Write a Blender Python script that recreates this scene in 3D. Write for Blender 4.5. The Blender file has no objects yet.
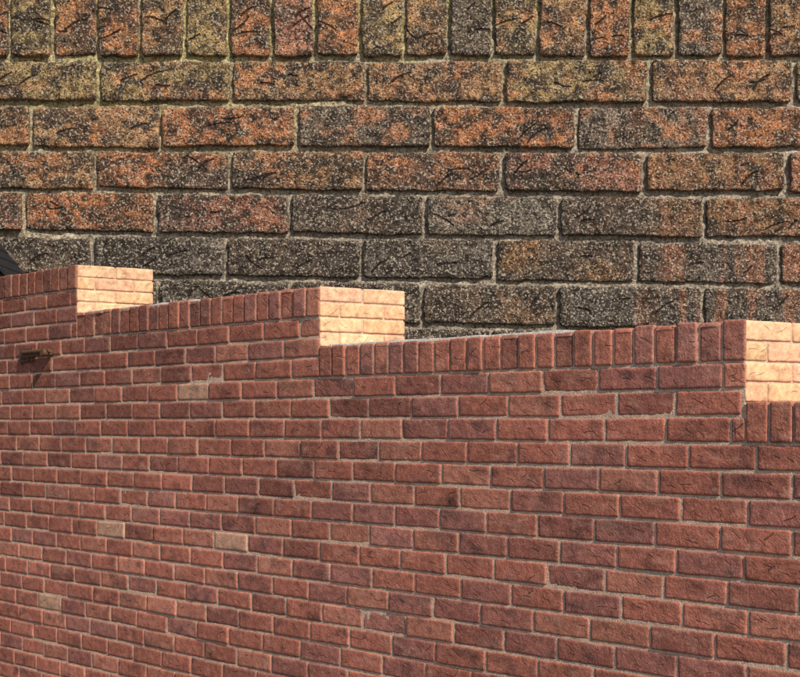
import bpy, math, numpy as np
from mathutils import Vector, Matrix
rng=np.random.default_rng(7)
scene=bpy.context.scene
scene.view_settings.view_transform='Standard'
scene.view_settings.look='None'
scene.view_settings.exposure=0
EYE=1.5; F=1200.0
# ---------------------------------------------------------------- helpers
def hsh(ix,iy,seed):
    h=(ix.astype(np.int64)*374761393+iy.astype(np.int64)*668265263+seed*1274126177)&0xffffffff
    h=((h^(h>>13))*1274126177)&0xffffffff
    return ((h^(h>>16))&0xffffff)/float(0xffffff)
def vn(x,y,seed=0):
    ix=np.floor(x);iy=np.floor(y);fx=x-ix;fy=y-iy
    fx=fx*fx*(3-2*fx);fy=fy*fy*(3-2*fy)
    a=hsh(ix,iy,seed);b=hsh(ix+1,iy,seed);c=hsh(ix,iy+1,seed);d=hsh(ix+1,iy+1,seed)
    return (a*(1-fx)+b*fx)*(1-fy)+(c*(1-fx)+d*fx)*fy
def fbm(x,y,seed=0,o=3):
    s=0;a=.5;t=0
    for i in range(o):
        s=s+a*vn(x*2**i,y*2**i,seed+i*17);t+=a;a*=.5
    return s/t
def empty(name,loc=(0,0,0)):
    e=bpy.data.objects.new(name,None);scene.collection.objects.link(e);e.location=loc;return e
def mkobj(name,mesh,mat,parent=None):
    o=bpy.data.objects.new(name,mesh);scene.collection.objects.link(o)
    if mat: mesh.materials.append(mat)
    if parent: o.parent=parent
    return o
def simple(name,verts,faces,mat,parent=None):
    m=bpy.data.meshes.new(name);m.from_pydata([tuple(v) for v in verts],[],faces);m.update()
    return mkobj(name,m,mat,parent)

def bricks(name,B,frame,nu,nv,mat,parent,D=.012,r=.0022,rough=.0012,scale=1.0,creases=3,colfn=None,wob=.0012,clen=(.007,.02),ponn=.72):
    R=np.array([b['r'] for b in B],float); C=np.array([b['c'] for b in B],float)
    N=len(B)
    O,U,V,W=[np.array(a,float) for a in frame]
    a=np.concatenate([[0],np.linspace(0,1,nu-2),[1]]); b=np.concatenate([[0],np.linspace(0,1,nv-2),[1]])
    aa,bb=np.meshgrid(a,b)
    aa=aa[None];bb=bb[None]
    g=lambda k:R[:,k][:,None,None]
    L=g(1)-g(0)
    v0=g(2)*(1-aa)+g(3)*aa; v1=g(4)*(1-aa)+g(5)*aa
    H=v1-v0
    u=g(0)+aa*L; v=v0+bb*H
    sd=(np.arange(N)%997)[:,None,None]*13.7
    du=(fbm(v/(.02*scale)+sd,u*0+sd,3,3)-.5)*2*wob*scale
    dv=(fbm(u/(.025*scale)+sd,v*0+sd+9,5,3)-.5)*2*wob*scale
    eL=np.minimum(aa*L,(1-aa)*L);eH=np.minimum(bb*H,(1-bb)*H)
    ed=np.minimum(eL,eH)
    eu=np.exp(-eL/(.006*scale)); ev=np.exp(-eH/(.006*scale))
    corner=np.exp(-np.sqrt(eL**2+eH**2)/(.003*scale))
    u2=u+du*eu+np.sign(.5-aa)*corner*.0014*scale; v2=v+dv*ev+np.sign(.5-bb)*corner*.0014*scale
    h=g(6)-r*scale*np.exp(-ed/(.0018*scale))
    h=h+(fbm(u/(.03*scale)+sd,v/(.02*scale),11,3)-.5)*2*rough*scale
    h=h+(vn(u/(.006*scale)+sd,v/(.006*scale),23)-.5)*rough*.9*scale
    pit=vn(u/(.009*scale)+sd,v/(.009*scale),31); h=h-np.clip(pit-.86,0,1)*8*rough*scale
    tilt=rng.normal(0,1,(N,1,1)); h=h+(aa-.5)*tilt*.0012*scale
    tilt=rng.normal(0,1,(N,1,1)); h=h+(bb-.5)*tilt*.0008*scale
    cs=[]
    for k in range(3):
        cu=g(0)+L*rng.uniform(.1,.9,(N,1,1)); cv=g(2)+H*rng.uniform(.25,.75,(N,1,1))
        tp=rng.random((N,1,1))
        ang=np.where(tp<.66,rng.uniform(.2,.9,(N,1,1)),np.where(tp<.90,rng.uniform(-.15,.2,(N,1,1)),rng.uniform(-.8,-.2,(N,1,1))))
        ln=rng.uniform(clen[0],clen[1],(N,1,1))*scale; on=(rng.random((N,1,1))<ponn)&(k<creases)
        ln=np.minimum(ln,.46*H.mean(axis=(1,2),keepdims=True)/np.maximum(np.abs(np.sin(ang)),.3))
        p=(u-cu)*np.cos(ang)+(v-cv)*np.sin(ang); q=-(u-cu)*np.sin(ang)+(v-cv)*np.cos(ang)
        lnn=np.where(on,ln,-9.)*np.ones_like(p)
        cs.append(np.stack([p/scale,q/scale,lnn/scale],-1))
    ring=(aa*0+0).repeat(N,0)
    ring[:,0,:]=1;ring[:,-1,:]=1;ring[:,:,0]=1;ring[:,:,-1]=1
    h=np.where(ring>0,g(6)-D*scale,h)
    P=O+u2[...,None]*U+v2[...,None]*V+h[...,None]*W
    col=C[:,None,None,:]*np.ones(aa.shape+(1,))
    if colfn: col=colfn(col,u,v,sd,ed)
    nv_=P.shape[1];nu_=P.shape[2]
    idx=np.arange(N*nv_*nu_).reshape(N,nv_,nu_)
    q=np.stack([idx[:,:-1,:-1],idx[:,:-1,1:],idx[:,1:,1:],idx[:,1:,:-1]],-1).reshape(-1,4)
    if np.dot(np.cross(U,V),W)<0: q=q[:,::-1]
    m=bpy.data.meshes.new(name)
    m.vertices.add(P.size//3);m.vertices.foreach_set('co',P.reshape(-1).astype(np.float32))
    m.loops.add(q.size);m.loops.foreach_set('vertex_index',q.reshape(-1).astype(np.int32))
    m.polygons.add(len(q));m.polygons.foreach_set('loop_start',np.arange(0,q.size,4,dtype=np.int32))
    m.update(calc_edges=True)
    m.polygons.foreach_set('use_smooth',np.ones(len(q),dtype=bool))
    at=m.color_attributes.new('Col','FLOAT_COLOR','POINT')
    cc=np.concatenate([np.clip(col,0,1),np.ones(col.shape[:-1]+(1,))],-1).reshape(-1).astype(np.float32)
    at.data.foreach_set('color',cc)
    for k in range(3):
        at=m.attributes.new('cr%d'%k,'FLOAT_VECTOR','POINT')
        at.data.foreach_set('vector',cs[k].reshape(-1).astype(np.float32))
    m.validate()
    return mkobj(name,m,mat,parent)

# ---------------------------------------------------------------- materials
class NT:
    def __init__(s,name):
        s.m=bpy.data.materials.new(name);s.m.use_nodes=True;s.t=s.m.node_tree;s.b=s.t.nodes['Principled BSDF']
        s.b.inputs['Specular IOR Level'].default_value=.12
    def n(s,t,**k):
        return s.t.nodes.new(t)
    def l(s,a,b): s.t.links.new(a,b)
    def noise(s,co,scale,detail=3,rough=.6):
        x=s.n('ShaderNodeTexNoise');x.inputs['Scale'].default_value=scale;x.inputs['Detail'].default_value=detail;x.inputs['Roughness'].default_value=rough
        s.l(co,x.inputs['Vector']);return x.outputs['Fac']
    def ramp(s,f,stops,smooth=False):
        x=s.n('ShaderNodeMapRange');x.clamp=True
        if smooth: x.interpolation_type='SMOOTHSTEP'
        (p0,c0),(p1,c1)=stops
        x.inputs[1].default_value=p0;x.inputs[2].default_value=p1;x.inputs[3].default_value=c0;x.inputs[4].default_value=c1
        s.l(f,x.inputs[0]);return x.outputs[0]
    def math(s,op,a,b=0.0,c=0.0):
        x=s.n('ShaderNodeMath');x.operation=op
        for i,v in enumerate((a,b,c)):
            if hasattr(v,'is_output'): s.l(v,x.inputs[i])
            else: x.inputs[i].default_value=v
        return x.outputs[0]
    def mix(s,f,a,b,mode='MIX'):
        x=s.n('ShaderNodeMix');x.data_type='RGBA';x.blend_type=mode
        for v,i in ((f,0),(a,6),(b,7)):
            if hasattr(v,'is_output'): s.l(v,x.inputs[i])
            else: x.inputs[i].default_value=v if i==0 else (*v,1)
        return x.outputs[2]
    def bump(s,h,strength,dist):
        x=s.n('ShaderNodeBump');x.inputs['Strength'].default_value=strength;x.inputs['Distance'].default_value=dist
        s.l(h,x.inputs['Height']);s.l(x.outputs[0],s.b.inputs['Normal'])
def brickmat(name,sc,spk_dark,spk_light,lightcol,bump,lo=.72,hi=1.28,lt=(.56,.66),dk=(.36,.47),cw=.0022,cdepth=1.2,cdark=.75,nc=3):
    t=NT(name);co=t.n('ShaderNodeTexCoord').outputs['Object']
    a=t.n('ShaderNodeAttribute');a.attribute_name='Col'
    c=a.outputs['Color']
    n1=t.noise(co,sc*.25,2,.65); c=t.mix(1.0,c,t.ramp(n1,[(.3,lo),(.7,hi)]),'MULTIPLY')
    n2=t.noise(co,sc,1,.7); c=t.mix(t.ramp(n2,[(lt[0],0),(lt[1],spk_light)]),c,lightcol)
    n3=t.noise(co,sc*1.35,2,.7); c=t.mix(t.ramp(n3,[(dk[0],spk_dark),(dk[1],0)]),c,(.02,.016,.013))
    nb=t.noise(co,sc*.9,2,.75)
    wob=t.math('MULTIPLY',t.math('SUBTRACT',nb,.5),.004)
    tot=None
    for k in range(nc):
        at=t.n('ShaderNodeAttribute');at.attribute_name='cr%d'%k
        sp=t.n('ShaderNodeSeparateXYZ');t.l(at.outputs['Vector'],sp.inputs[0])
        p,q,ln=sp.outputs
        over=t.math('MAXIMUM',t.math('SUBTRACT',t.math('ABSOLUTE',p),ln),0.)
        bend=t.math('MULTIPLY',t.math('MULTIPLY',p,p),(9.,-7.,5.)[k])
        qq=t.math('ADD',t.math('ADD',q,bend),wob)
        dd=t.math('SQRT',t.math('ADD',t.math('MULTIPLY',over,over),t.math('MULTIPLY',qq,qq)))
        f=t.ramp(dd,[(cw*.3,1.),(cw*1.25,0.)],True)
        tot=f if tot is None else t.math('MAXIMUM',tot,f)
    c=t.mix(t.math('MULTIPLY',tot,cdark),c,(.025,.016,.013))
    t.l(c,t.b.inputs['Base Color']);t.b.inputs['Roughness'].default_value=.95
    t.bump(t.math('SUBTRACT',nb,t.math('MULTIPLY',tot,cdepth)),.85,bump)
    return t.m
M_fg=brickmat('red_brick',175,.32,.25,(.54,.31,.23),.0028,.76,1.24,cw=.0018,cdepth=1.1,cdark=.55,nc=3)
M_end=brickmat('sunlit_tint_brick',170,.08,.2,(.8,.58,.39),.002,cw=.0015,cdepth=.8,cdark=.3,nc=2)  # paler than the wall brick: sunlight on the step ends put into colour
M_bg=brickmat('weathered_brick',74,.95,.66,(.48,.41,.31),.02,.45,1.5,(.55,.62),(.40,.49),cw=.0018,cdepth=1.5,cdark=.9)
def mortarmat(name,c1,c2,sc,bump):
    t=NT(name);co=t.n('ShaderNodeTexCoord').outputs['Object']
    n=t.noise(co,sc*.15,2,.6);c=t.mix(t.ramp(n,[(.35,0),(.65,1)]),c1,c2)
    n2=t.noise(co,sc,2,.7);c=t.mix(1.0,c,t.ramp(n2,[(.3,.6),(.7,1.3)]),'MULTIPLY')
    t.l(c,t.b.inputs['Base Color']);t.b.inputs['Roughness'].default_value=.95
    t.bump(n2,1,bump);return t.m
M_mort=mortarmat('mortar',(.66,.47,.34),(.50,.34,.25),220,.003)
M_halo=mortarmat('edge_halo',(.60,.56,.50),(.44,.40,.35),200,.003)  # whitish so the added coping strips read as a sunlit edge

# ---------------------------------------------------------------- foreground stepped wall
A=math.atan(1300/F); sA,cA=math.sin(A),math.cos(A)
d=np.array([-sA,cA,0]); nb=np.array([cA,sA,0])
e=np.array([2200,F,0.]);e/=np.linalg.norm(e)
Y0=F/367; O=np.array([345/F*Y0,Y0,EYE])
T=.36
S=[-3.0,0.0,1.684,3.30,5.0]
TOP=[.061,.286,.511,.736]
wall=empty('stepped_brick_wall',tuple(O*[1,1,0]))
wall_inv=Matrix.Translation(Vector(-O*[1,1,0]))
PL=.205; CH=.075; CP=.1125
frame=(O,d,np.array([0,0,1.]),-nb)
def face_color(s,z):
    k=rng.random()
    base=np.array([.395,.136,.092])
    if k<.14: base=np.array([.34,.126,.096])
    elif k<.30: base=np.array([.45,.172,.115])
    elif k<.40: base=np.array([.29,.104,.075])
    elif k<.48: base=np.array([.37,.145,.112])
    return base*(1+rng.normal(0,.07))
def fgcol(col,u,v,sd,ed):
    n=fbm(u/.05+sd,v/.03,41,3)[...,None]
    col=col*(.82+.36*n)
    smoke=np.clip(fbm(u/.07+sd*1.7,v/.05,51,3)-.56,0,1)[...,None]*3.0
    col=col*(1-smoke*np.array([.55,.48,.40]))
    pink=np.clip(fbm(u/.06+sd*2.3,v/.03,57,3)-.58,0,1)[...,None]*1.8
    col=col*(1-pink)+np.array([.50,.25,.18])*pink
    big=fbm(u/.9+3,v/.45+8,61,3)[...,None]
    big2=fbm(u/.35+13,v/.2+2,63,3)[...,None]
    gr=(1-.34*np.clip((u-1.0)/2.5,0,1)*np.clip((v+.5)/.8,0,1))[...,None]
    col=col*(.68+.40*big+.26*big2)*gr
    eg=np.exp(-ed/.0025)[...,None]*.08
    return col*(1-eg)+np.array([.45,.28,.20])*eg
light_px=[(183,391),(97,533),(122,537),(242,551),(60,612)]
lightsz=[]
for (x,y) in light_px:
    sc=367*(x+900)/1645; Y=F/sc; lightsz.append(((Y-Y0)/cA,(425-y)/sc))
hi=[];mid=[];lo=[]
z_ref=TOP[0]-CP
k0=-int((EYE+z_ref)/CH)-1
for row in range(k0,10):
    z0=z_ref+row*CH; z1=z0+CH
    z0=max(z0,-EYE)
    off=(PL*.5 if row%2 else 0)+rng.normal(0,.012)
    s=S[0]+off-PL
    while s<S[-1]:
        s1=s+PL+rng.normal(0,.004)
        right=None
        for i in range(4):
            if z1<=TOP[i]-CP+.004: right=S[i];break
        if right is None: break
        a=max(s,right); b=min(s1,S[-1])
        if b-a>.02:
            ja=.0 if (a==right) else .0038
            c=face_color(a,z0)
            for li,(ls,lz) in enumerate(lightsz):
                if a<=ls<b and z0<=lz<z1: c=np.array([.56,.31,.205])*(.85 if li>3 else 1)
            br={'r':[a+ja,b-.0038,z0+.0044+rng.normal(0,.0009),z0+.0044+rng.normal(0,.0009),z1-.0044+rng.normal(0,.0009),z1-.0044+rng.normal(0,.0009),rng.normal(0,.0012)],'c':c}
            cs=(a+b)/2; sc=F/(Y0+cs*cA)
            ypx=425-(z1)*sc
            if cs<-.5 or cs>4.4 or ypx>700: lo.append(br)
            elif cs<1.7: hi.append(br)
            else: mid.append(br)
        s=s1
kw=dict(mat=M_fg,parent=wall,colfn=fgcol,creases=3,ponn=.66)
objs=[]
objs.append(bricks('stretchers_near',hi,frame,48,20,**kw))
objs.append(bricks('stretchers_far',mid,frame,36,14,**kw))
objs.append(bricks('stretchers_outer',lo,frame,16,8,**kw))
cop=[];ctop=[]
for i in range(4):
    L=S[i+1]-S[i]; n=round(L/.0705); w=L/n
    for q in range(n):
        a=S[i]+q*w; b=a+w
        pr=.003+rng.normal(0,.0018); dz=rng.normal(0,.0022)
        c=face_color(a,TOP[i])*np.array([1.08,1.12,1.1])
        g0=.0 if q==0 else .0038
        t1=TOP[i]+dz
        j1,j2=rng.normal(0,.0012,2)
        cop.append({'r':[a+g0+j1,b-.0038+j2,TOP[i]-CP+.004,TOP[i]-CP+.004,t1,t1+rng.normal(0,.001),pr],'c':c})
        ctop.append({'r':[a+g0+j1,b-.0038+j2,-.002,-.002,T*.947,T*.947,dz],'c':c})
objs.append(bricks('coping_faces',cop,frame,22,34,M_fg,wall,colfn=fgcol,creases=2,ponn=.5))
for i in range(4):
    sub=[b for b in ctop if S[i]-.003<=b['r'][0]<S[i+1]-.003]
    fr=(O+np.array([0,0,TOP[i]]),d,nb,np.array([0,0,1.]))
    objs.append(bricks('coping_tops_%d'%i,sub,fr,8,20,M_fg,wall,colfn=fgcol,creases=0))
bk=[]
for row in range(k0,10):
    z0=z_ref+row*CH;z1=z0+CH;z0=max(z0,-EYE)
    s=S[0]+(PL*.5 if row%2 else 0)-PL
    while s<S[-1]:
        right=None
        for i in range(4):
            if z1<=TOP[i]-CP+.004: right=S[i];break
        if right is None: break
        a=max(s,right-.1);b=min(s+PL,S[-1])
        if b-a>.02: bk.append({'r':[a+.004,b-.004,z0+.004,z0+.004,z1-.004,z1-.004,0],'c':face_color(a,z0)})
        s+=PL
for i in range(4):
    L=S[i+1]-S[i]; n=round(L/.0705); w=L/n
    for q in range(n):
        a=S[i]+q*w-.1
        bk.append({'r':[a+.004,a+w-.004,TOP[i]-CP+.004,TOP[i]-CP+.004,TOP[i],TOP[i],.003],'c':face_color(a,0)})
objs.append(bricks('back_bricks',bk,(O+nb*T*.947,d,np.array([0,0,1.]),nb),8,6,M_fg,wall,creases=0))
endn=np.cross(e,[0,0,1.]); endn/=np.linalg.norm(endn)
if np.dot(endn,[.5,-.8,0])<0: endn=-endn
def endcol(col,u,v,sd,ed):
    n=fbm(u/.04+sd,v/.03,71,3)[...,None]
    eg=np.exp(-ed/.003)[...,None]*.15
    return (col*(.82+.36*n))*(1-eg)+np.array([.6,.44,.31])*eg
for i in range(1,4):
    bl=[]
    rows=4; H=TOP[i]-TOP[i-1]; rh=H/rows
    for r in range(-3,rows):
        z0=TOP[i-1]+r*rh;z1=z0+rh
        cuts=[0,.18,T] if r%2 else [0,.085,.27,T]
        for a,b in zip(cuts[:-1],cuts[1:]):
            c=np.array([.68,.405,.235])*(1+rng.normal(0,.06))*np.array([1,1+rng.normal(0,.035),1+rng.normal(0,.05)])  # light peach base carries painted sunlight
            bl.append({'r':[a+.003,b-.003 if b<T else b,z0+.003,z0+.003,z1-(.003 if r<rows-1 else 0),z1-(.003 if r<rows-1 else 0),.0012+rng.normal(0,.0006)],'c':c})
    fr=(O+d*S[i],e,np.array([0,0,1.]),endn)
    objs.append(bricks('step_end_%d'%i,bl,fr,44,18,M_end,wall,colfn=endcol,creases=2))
ins=.0042
def P(s,t,z): return O+d*s+e*t+np.array([0,0,z])
verts=[];faces=[]
for i in range(4):
    s0=S[i]+ins; s1=S[i+1]+ins if i<3 else S[4]
    zt=TOP[i]-ins; b=len(verts)
    for (s,t,z) in [(s0,ins,-EYE),(s1,ins,-EYE),(s1,T-ins,-EYE),(s0,T-ins,-EYE),(s0,ins,zt),(s1,ins,zt),(s1,T-ins,zt),(s0,T-ins,zt)]:
        verts.append(P(s,t,z))
    faces+= [(b,b+1,b+5,b+4),(b+3,b+7,b+6,b+2),(b+4,b+5,b+6,b+7),(b,b+4,b+7,b+3),(b+1,b+2,b+6,b+5)]
keep=[]
for i in range(4):
    f=faces[i*5:i*5+5]; keep+=f[:4]
    if i==3: keep.append(f[4])
objs.append(simple('mortar_core',verts,keep,M_mort,wall))
for i,(la,lb) in enumerate([(.5,1.684),(2.35,3.30)]):  # added strips standing in for the bright halo along the coping edge
    zt=TOP[1+i]; n=160; vs=[];fs=[]
    for k in range(n+1):
        s=la+(lb-la)*k/n; tp=min(1,k/25)
        hh=(.006+.006*vn(np.array([s*14.]),np.array([3.]),5)[0]+.002*rng.random())*tp+.001
        for t,z in [(.03,-.003),(.036,hh*.8),(.06,hh),(.10,hh*.6),(.13,-.003)]:
            vs.append(P(s,t,zt+z))
    for k in range(n):
        for q in range(4):
            b=k*5+q; fs.append((b,b+1,b+6,b+5))
    objs.append(simple('edge_halo_strip_%d'%i,vs,fs,M_halo,wall))
for o in objs: o.matrix_parent_inverse=wall_inv

# ---------------------------------------------------------------- weathered wall behind
YB=7.4; K=YB/F
bgw=empty('weathered_brick_wall',(0,YB,0))
frB=(np.array([0,YB,EYE]),np.array([1.,0,0]),np.array([0,0,1.]),np.array([0,-1.,0]))
orange=np.array([.45,.18,.08]);brown=np.array([.31,.165,.08]);olive=np.array([.27,.18,.08]);dark=np.array([.13,.095,.070]);red=np.array([.28,.12,.08]);grey=np.array([.18,.15,.12]);bright=np.array([.58,.21,.09])
rowsL=[59,103,148,190,233,276,320]; rowsR=[57,104,150,195,240,286,332]
while rowsL[-1]<660: rowsL.append(rowsL[-1]+44.5);rowsR.append(rowsR[-1]+45.5)
joints=[[98,232,367,505,650,795],[30,160,297,432,577,711],[95,230,365,503,645,787],[23,155,290,425,560,705],[92,225,362,495,637,780],[26,158,290,422,558,703]]
cols=[[olive,olive,brown,brown,olive*1.1,brown,olive],
      [brown,brown*1.1,orange*.85,dark*1.1,orange*.85,dark*1.3,orange*.75],
      [brown,orange*.75,brown*.8,orange*.75,red,brown*.7,red],
      [bright,orange*.8,red*.8,dark*.9,grey*.85,brown*.6,brown*.7],
      [dark*1.1,grey*.75,dark*.8,grey*.7,brown*.75,dark*1.2,red],
      [dark,dark,grey*.7,dark*.8,brown*.8,grey*.7,dark]]
def ly(r,x,off): 
    y=rowsL[r]+(rowsR[r]-rowsL[r])*x/800+off
    return (425-y)*K
def bgcol(col,u,v,sd,ed):
    x=u/K+400; y=425-v/K
    big=fbm(u/.35+4,v/.22+9,81,4); f2=fbm(u/.12+sd,v/.08,91,3)
    f3=fbm(u/.045+sd,v/.045,93,4)
    op=np.clip((fbm(u/.2+sd,v/.12+5,97,3)-.5)*4,0,.75)[...,None]*np.clip((260-y)/120,0,1)[...,None]
    col=col*(1-op)+np.array([.43,.17,.075])*op
    moss=np.clip((f2-.40)*2.5,0,1)*np.clip((140-y)/130+ (120-x)/900,0,1)
    moss=np.clip(moss*.42,0,.45)[...,None]
    col=col*(1-moss)+np.array([.23,.18,.06])*moss
    soot=np.clip((big-.49)*3.4+(y-200)/300,0,.84)[...,None]
    col=col*(1-soot)+np.array([.080,.064,.055])*soot
    bl=np.clip((f3-.51)*7,0,.85)[...,None]
    bl2=np.clip((fbm(u/.14+7,v/.10+3,99,4)-.54)*6,0,.75)[...,None]
    col=col*(1-bl)+np.array([.038,.029,.024])*bl
    col=col*(1-bl2)+np.array([.048,.037,.030])*bl2
    wx=u+.02*(fbm(u/.05,v/.05,105,2)-.5)
    warm=np.clip(fbm(wx/.06+31,v/.5+7,101,4)-.52,0,1)[...,None]*4*np.clip((x-600)/100,0,1)[...,None]*np.clip((y-60)/60,0,1)[...,None]
    warm=np.clip(warm*(.4+1.2*f3[...,None]),0,.6);col=col*(1-warm)+np.array([.33,.14,.08])*warm
    col=col*(.80+.5*f2[...,None])
    eg=np.exp(-ed/.009)[...,None]*.2
    return col*(1-eg)+np.array([.28,.23,.15])*eg
B=[];Bl=[]
for r in range(len(rowsL)-1):
    J=list(joints[r] if r<6 else [j+rng.normal(0,3) for j in joints[4+r%2]])
    C=list(cols[r] if r<6 else [dark]*7)
    while J[0]>-500: J.insert(0,J[0]-135);C.insert(0,[olive,brown,dark,red][rng.integers(4)])
    while J[-1]<1300: J.append(J[-1]+140);C.append([orange*.7,brown,dark,red][rng.integers(4)])
    for q in range(len(J)-1):
        a=J[q]+2.5+rng.normal(0,.5);b=J[q+1]-2.5+rng.normal(0,.5)
        j4=rng.normal(0,.7,4)
        br={'r':[(a-400)*K,(b-400)*K,ly(r+1,a,-3.2+j4[0]),ly(r+1,b,-3.2+j4[1]),ly(r,a,3.0+j4[2]),ly(r,b,3.0+j4[3]),rng.normal(0,.005)],'c':C[q+1] if q+1<len(C) else dark}
        if a>810 or b<-10 or r>6: Bl.append(br)
        else: B.append(br)
SJ=[10,52,97,140,185,229,272,315,360,404,449,493,538,588,632,676,724,768]
SC=[orange*.8,olive,orange*.75,orange*.8,brown,olive*1.1,orange*.8,red*1.1,orange*.9,olive*1.3,brown,dark*1.2,olive*1.1,brown,orange*.8,olive,dark*1.4,orange*.7,brown]
while SJ[0]>-500: SJ.insert(0,SJ[0]-44.5);SC.insert(0,brown)
while SJ[-1]<1300: SJ.append(SJ[-1]+44.5);SC.append(olive)
Sb=[];Tb=[]
for q in range(len(SJ)-1):
    a,b=SJ[q]+2.4,SJ[q+1]-2.4; c=SC[q+1]
    top=(425+10+rng.normal(0,1))*K; pr=rng.normal(.006,.006)
    l1,l2=(425-55+rng.normal(0,.8,2))*K
    Sb.append({'r':[(a-400)*K,(b-400)*K,l1,l2,top,top,pr],'c':c})
    Tb.append({'r':[(a-400)*K,(b-400)*K,0,0,.34,.34,0],'c':c})
sB=3.6
kb=dict(mat=M_bg,parent=bgw,colfn=bgcol,scale=sB,creases=3,rough=.0026,wob=.0030,r=.0020,D=.018,clen=(.006,.020),ponn=.7)
ob=[]
ob.append(bricks('bg_stretchers',B,frB,110,36,**kb))
ob.append(bricks('bg_stretchers_outer',Bl,frB,30,12,**kb))
ob.append(bricks('bg_coping_faces',Sb,frB,36,48,**kb))
ob.append(bricks('bg_coping_tops',Tb,(np.array([0,YB,EYE+435*K]),np.array([1.,0,0]),np.array([0,1.,0]),np.array([0,0,1.])),12,30,mat=M_bg,parent=bgw,scale=sB,creases=0))
nx,nz=900,300
X=np.linspace(-900*K,900*K,nx);Z=np.linspace(-EYE,432*K,nz)
xx,zz=np.meshgrid(X,Z)
yy=YB+.034+(fbm(xx/.06,zz/.03,111,3)-.5)*.024
t=NT('mossy_mortar');co=t.n('ShaderNodeTexCoord').outputs['Object']
at=t.n('ShaderNodeAttribute');at.attribute_name='Col'
n2=t.noise(co,55,3,.75);c=t.mix(1.0,at.outputs['Color'],t.ramp(n2,[(.35,.2),(.65,1.5)]),'MULTIPLY')
t.l(c,t.b.inputs['Base Color']);t.b.inputs['Roughness'].default_value=.95;t.bump(n2,1,.015);M_moss=t.m
Pm=np.stack([xx,yy,zz+EYE],-1)
idx=np.arange(nx*nz).reshape(nz,nx)
q=np.stack([idx[:-1,:-1],idx[:-1,1:],idx[1:,1:],idx[1:,:-1]],-1).reshape(-1,4)
m=bpy.data.meshes.new('bg_mortar');m.vertices.add(nx*nz);m.vertices.foreach_set('co',Pm.reshape(-1).astype(np.float32))
m.loops.add(q.size);m.loops.foreach_set('vertex_index',q.reshape(-1).astype(np.int32));m.polygons.add(len(q));m.polygons.foreach_set('loop_start',np.arange(0,q.size,4,dtype=np.int32));m.update(calc_edges=True)
m.polygons.foreach_set('use_smooth',np.ones(len(q),dtype=bool))
y=425-zz/K; x=xx/K+400
mf=np.clip((230-y)/180+(200-x)/900,0,1)*np.clip(fbm(xx/.25,zz/.2,121,3)*2-.2,0,1)
cm=np.array([.36,.30,.23])*(1-mf[...,None])+np.array([.42,.35,.17])*mf[...,None]
cm=cm*(.45+1.0*fbm(xx/.12,zz/.08,131,3)[...,None])
a_=m.color_attributes.new('Col','FLOAT_COLOR','POINT');a_.data.foreach_set('color',np.concatenate([cm,np.ones((nz,nx,1))],-1).reshape(-1).astype(np.float32))
ob.append(mkobj('bg_mortar',m,M_moss,bgw))
zt=EYE+432*K
x0,x1=-900*K,900*K
ob.append(simple('bg_core',[(x0,YB+.06,0),(x1,YB+.06,0),(x1,YB+.34,0),(x0,YB+.34,0),(x0,YB+.06,zt),(x1,YB+.06,zt),(x1,YB+.34,zt),(x0,YB+.34,zt)],[(0,1,5,4),(1,2,6,5),(2,3,7,6),(3,0,4,7),(4,5,6,7)],M_mort,bgw))
bi=Matrix.Translation(Vector((0,-YB,0)))
for o in ob:o.matrix_parent_inverse=bi

# ---------------------------------------------------------------- rusty bracket on the wall
import bmesh
def mat_simple(name,c1,c2,sc,rough,metal=0,bump=.001):
    t=NT(name);co=t.n('ShaderNodeTexCoord').outputs['Object']
    n=t.noise(co,sc,5,.7);c=t.mix(t.ramp(n,[(.35,0),(.65,1)]),c1,c2);t.l(c,t.b.inputs['Base Color'])
    t.b.inputs['Roughness'].default_value=rough;t.b.inputs['Metallic'].default_value=metal;t.bump(n,.7,bump);return t.m
M_rust=mat_simple('rust',(.05,.03,.02),(.20,.10,.06),160,.75,.1)
M_slate=mat_simple('slate',(.012,.012,.014),(.03,.03,.033),40,.6)
M_timber=mat_simple('dark_timber',(.03,.022,.016),(.06,.045,.03),30,.8)
def from_bm(bm,name,mat,parent):
    me=bpy.data.meshes.new(name);bm.to_mesh(me);bm.free()
    return mkobj(name,me,mat,parent)
sc=367*(36+900)/1645;Yb=F/sc;sb=(Yb-Y0)/cA;zb=(425-355)/sc
bp=O+d*sb+np.array([0,0,zb])-nb*.001
br=empty('metal_bracket',tuple(bp))
br.rotation_euler=Matrix(((-d[0],0,-nb[0]),(-d[1],0,-nb[1]),(0,1,0))).to_euler()
def bbox(name,c,s,rotz=0,bev=.0015):
    bm=bmesh.new();bmesh.ops.create_cube(bm,size=1);bmesh.ops.scale(bm,vec=s,verts=bm.verts)
    bmesh.ops.bevel(bm,geom=bm.edges[:],offset=bev,segments=2,affect='EDGES')
    bmesh.ops.rotate(bm,cent=(0,0,0),matrix=Matrix.Rotation(rotz,3,'Z'),verts=bm.verts);bmesh.ops.translate(bm,vec=c,verts=bm.verts)
    return from_bm(bm,name,M_rust,br)
def cyl(name,c,r,h,axis,seg=14):
    bm=bmesh.new();bmesh.ops.create_cone(bm,cap_ends=True,segments=seg,radius1=r,radius2=r*.92,depth=h)
    if axis=='X': bmesh.ops.rotate(bm,cent=(0,0,0),matrix=Matrix.Rotation(math.pi/2,3,'Y'),verts=bm.verts)
    bmesh.ops.translate(bm,vec=c,verts=bm.verts);return from_bm(bm,name,M_rust,br)
bbox('back_plate',(-.075,0,.005),(.12,.066,.008),.05)
bbox('arm',(.02,.002,.014),(.27,.024,.010),.03)
cyl('rod',(.04,.014,.022),.010,.24,'X')
cyl('pin',(.135,.004,.020),.017,.06,'Z')
cyl('bolt_head',(-.11,.010,.012),.011,.010,'Z',6)
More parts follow.
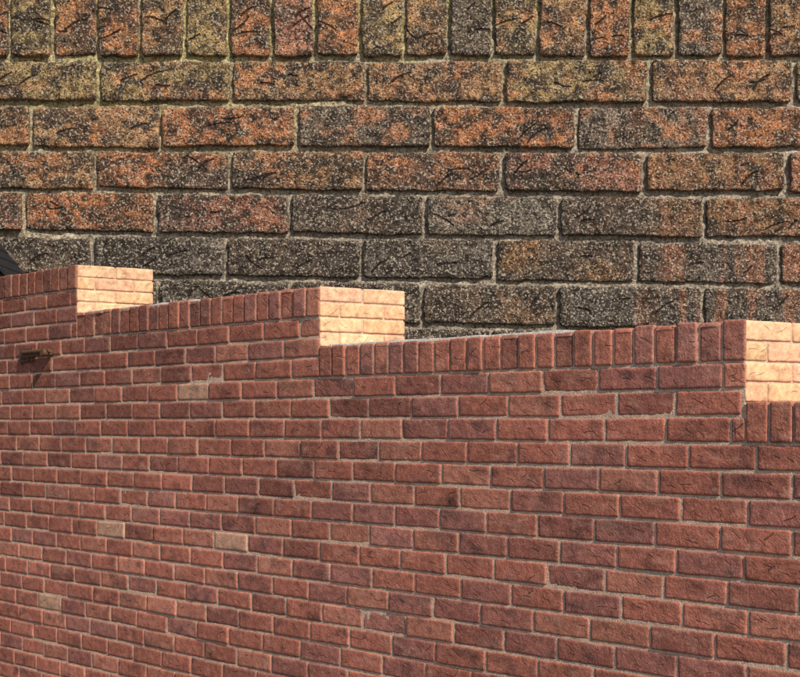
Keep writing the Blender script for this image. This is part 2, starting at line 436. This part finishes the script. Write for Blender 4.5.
cyl('bolt_head_2',(-.05,-.018,.012),.011,.010,'Z',6)

# ---------------------------------------------------------------- shed seen past the wall at far left
sh=empty('garden_shed',(-2.70,7.06,0))
def shbox(name,x0,x1,y0,y1,z0,z1,mat):
    v=[(x0,y0,z0),(x1,y0,z0),(x1,y1,z0),(x0,y1,z0),(x0,y0,z1),(x1,y0,z1),(x1,y1,z1),(x0,y1,z1)]
    return simple(name,v,[(3,2,1,0),(0,1,5,4),(1,2,6,5),(2,3,7,6),(3,0,4,7),(4,5,6,7)],mat,sh)
for k in range(7): shbox('board_%d'%k,-.35,.35,-.2-.004*(k%2),.22,k*.3,k*.3+.296,M_timber)
hx,ztop,zl=.47,EYE+1.40,EYE+.85
for sgn in (1,-1):
    for k in range(8):
        a0=k/8;a1=(k+1)/8+.03
        xa,xb=sgn*hx*a0,sgn*hx*a1; za=ztop+(zl-ztop)*a0;zb_=ztop+(zl-ztop)*a1+.012
        v=[(xa,-.26,za-.02),(xb,-.26,zb_-.02),(xb,.27,zb_-.02),(xa,.27,za-.02),(xa,-.26,za),(xb,-.26,zb_),(xb,.27,zb_),(xa,.27,za)]
        simple('slates_%d_%d'%(sgn+1,k),v,[(3,2,1,0),(0,1,5,4),(1,2,6,5),(2,3,7,6),(3,0,4,7),(4,5,6,7)],M_slate,sh)
simple('gable',[(-.40,-.2,EYE+.8),(.40,-.2,EYE+.8),(0,-.2,EYE+1.33)],[(0,1,2)],M_slate,sh)

# ---------------------------------------------------------------- ground
t=NT('ground');co=t.n('ShaderNodeTexCoord').outputs['Object']
n=t.noise(co,3,6,.6);c=t.mix(n,(.10,.09,.08),(.17,.155,.135));t.l(c,t.b.inputs['Base Color']);t.b.inputs['Roughness'].default_value=.95
n=t.noise(co,60,4,.7);t.bump(n,.6,.01)
simple('ground',[(-200,-200,0),(200,-200,0),(200,200,0),(-200,200,0)],[(0,1,2,3)],t.m)

# ---------------------------------------------------------------- light
EL=math.radians(40); g=math.radians(17)
hv=math.cos(g)*(-d)+math.sin(g)*(-nb)
ts=Vector((hv[0]*math.cos(EL),hv[1]*math.cos(EL),math.sin(EL)))
sl=bpy.data.lights.new('sun','SUN');sl.energy=5.0;sl.angle=math.radians(.5);sl.color=(1,.91,.78)
so=bpy.data.objects.new('sun',sl);scene.collection.objects.link(so);so.rotation_euler=ts.to_track_quat('Z','Y').to_euler();so.location=(3,-3,6)
w=bpy.data.worlds.new('World');scene.world=w;w.use_nodes=True
nt=w.node_tree;sk=nt.nodes.new('ShaderNodeTexSky');sk.sky_type='NISHITA';sk.sun_disc=False
sk.sun_elevation=EL;sk.sun_rotation=math.atan2(hv[0],hv[1])
nt.links.new(sk.outputs[0],nt.nodes['Background'].inputs[0]);nt.nodes['Background'].inputs[1].default_value=.12

cam=bpy.data.cameras.new('camera');co_=bpy.data.objects.new('camera',cam);scene.collection.objects.link(co_)
co_.location=(0,0,EYE);co_.rotation_euler=(math.radians(90),0,0)
cam.sensor_width=36;cam.lens=36*F/800;cam.shift_y=(425-338.5)/800;cam.clip_end=1000;cam.clip_start=.05
scene.camera=co_
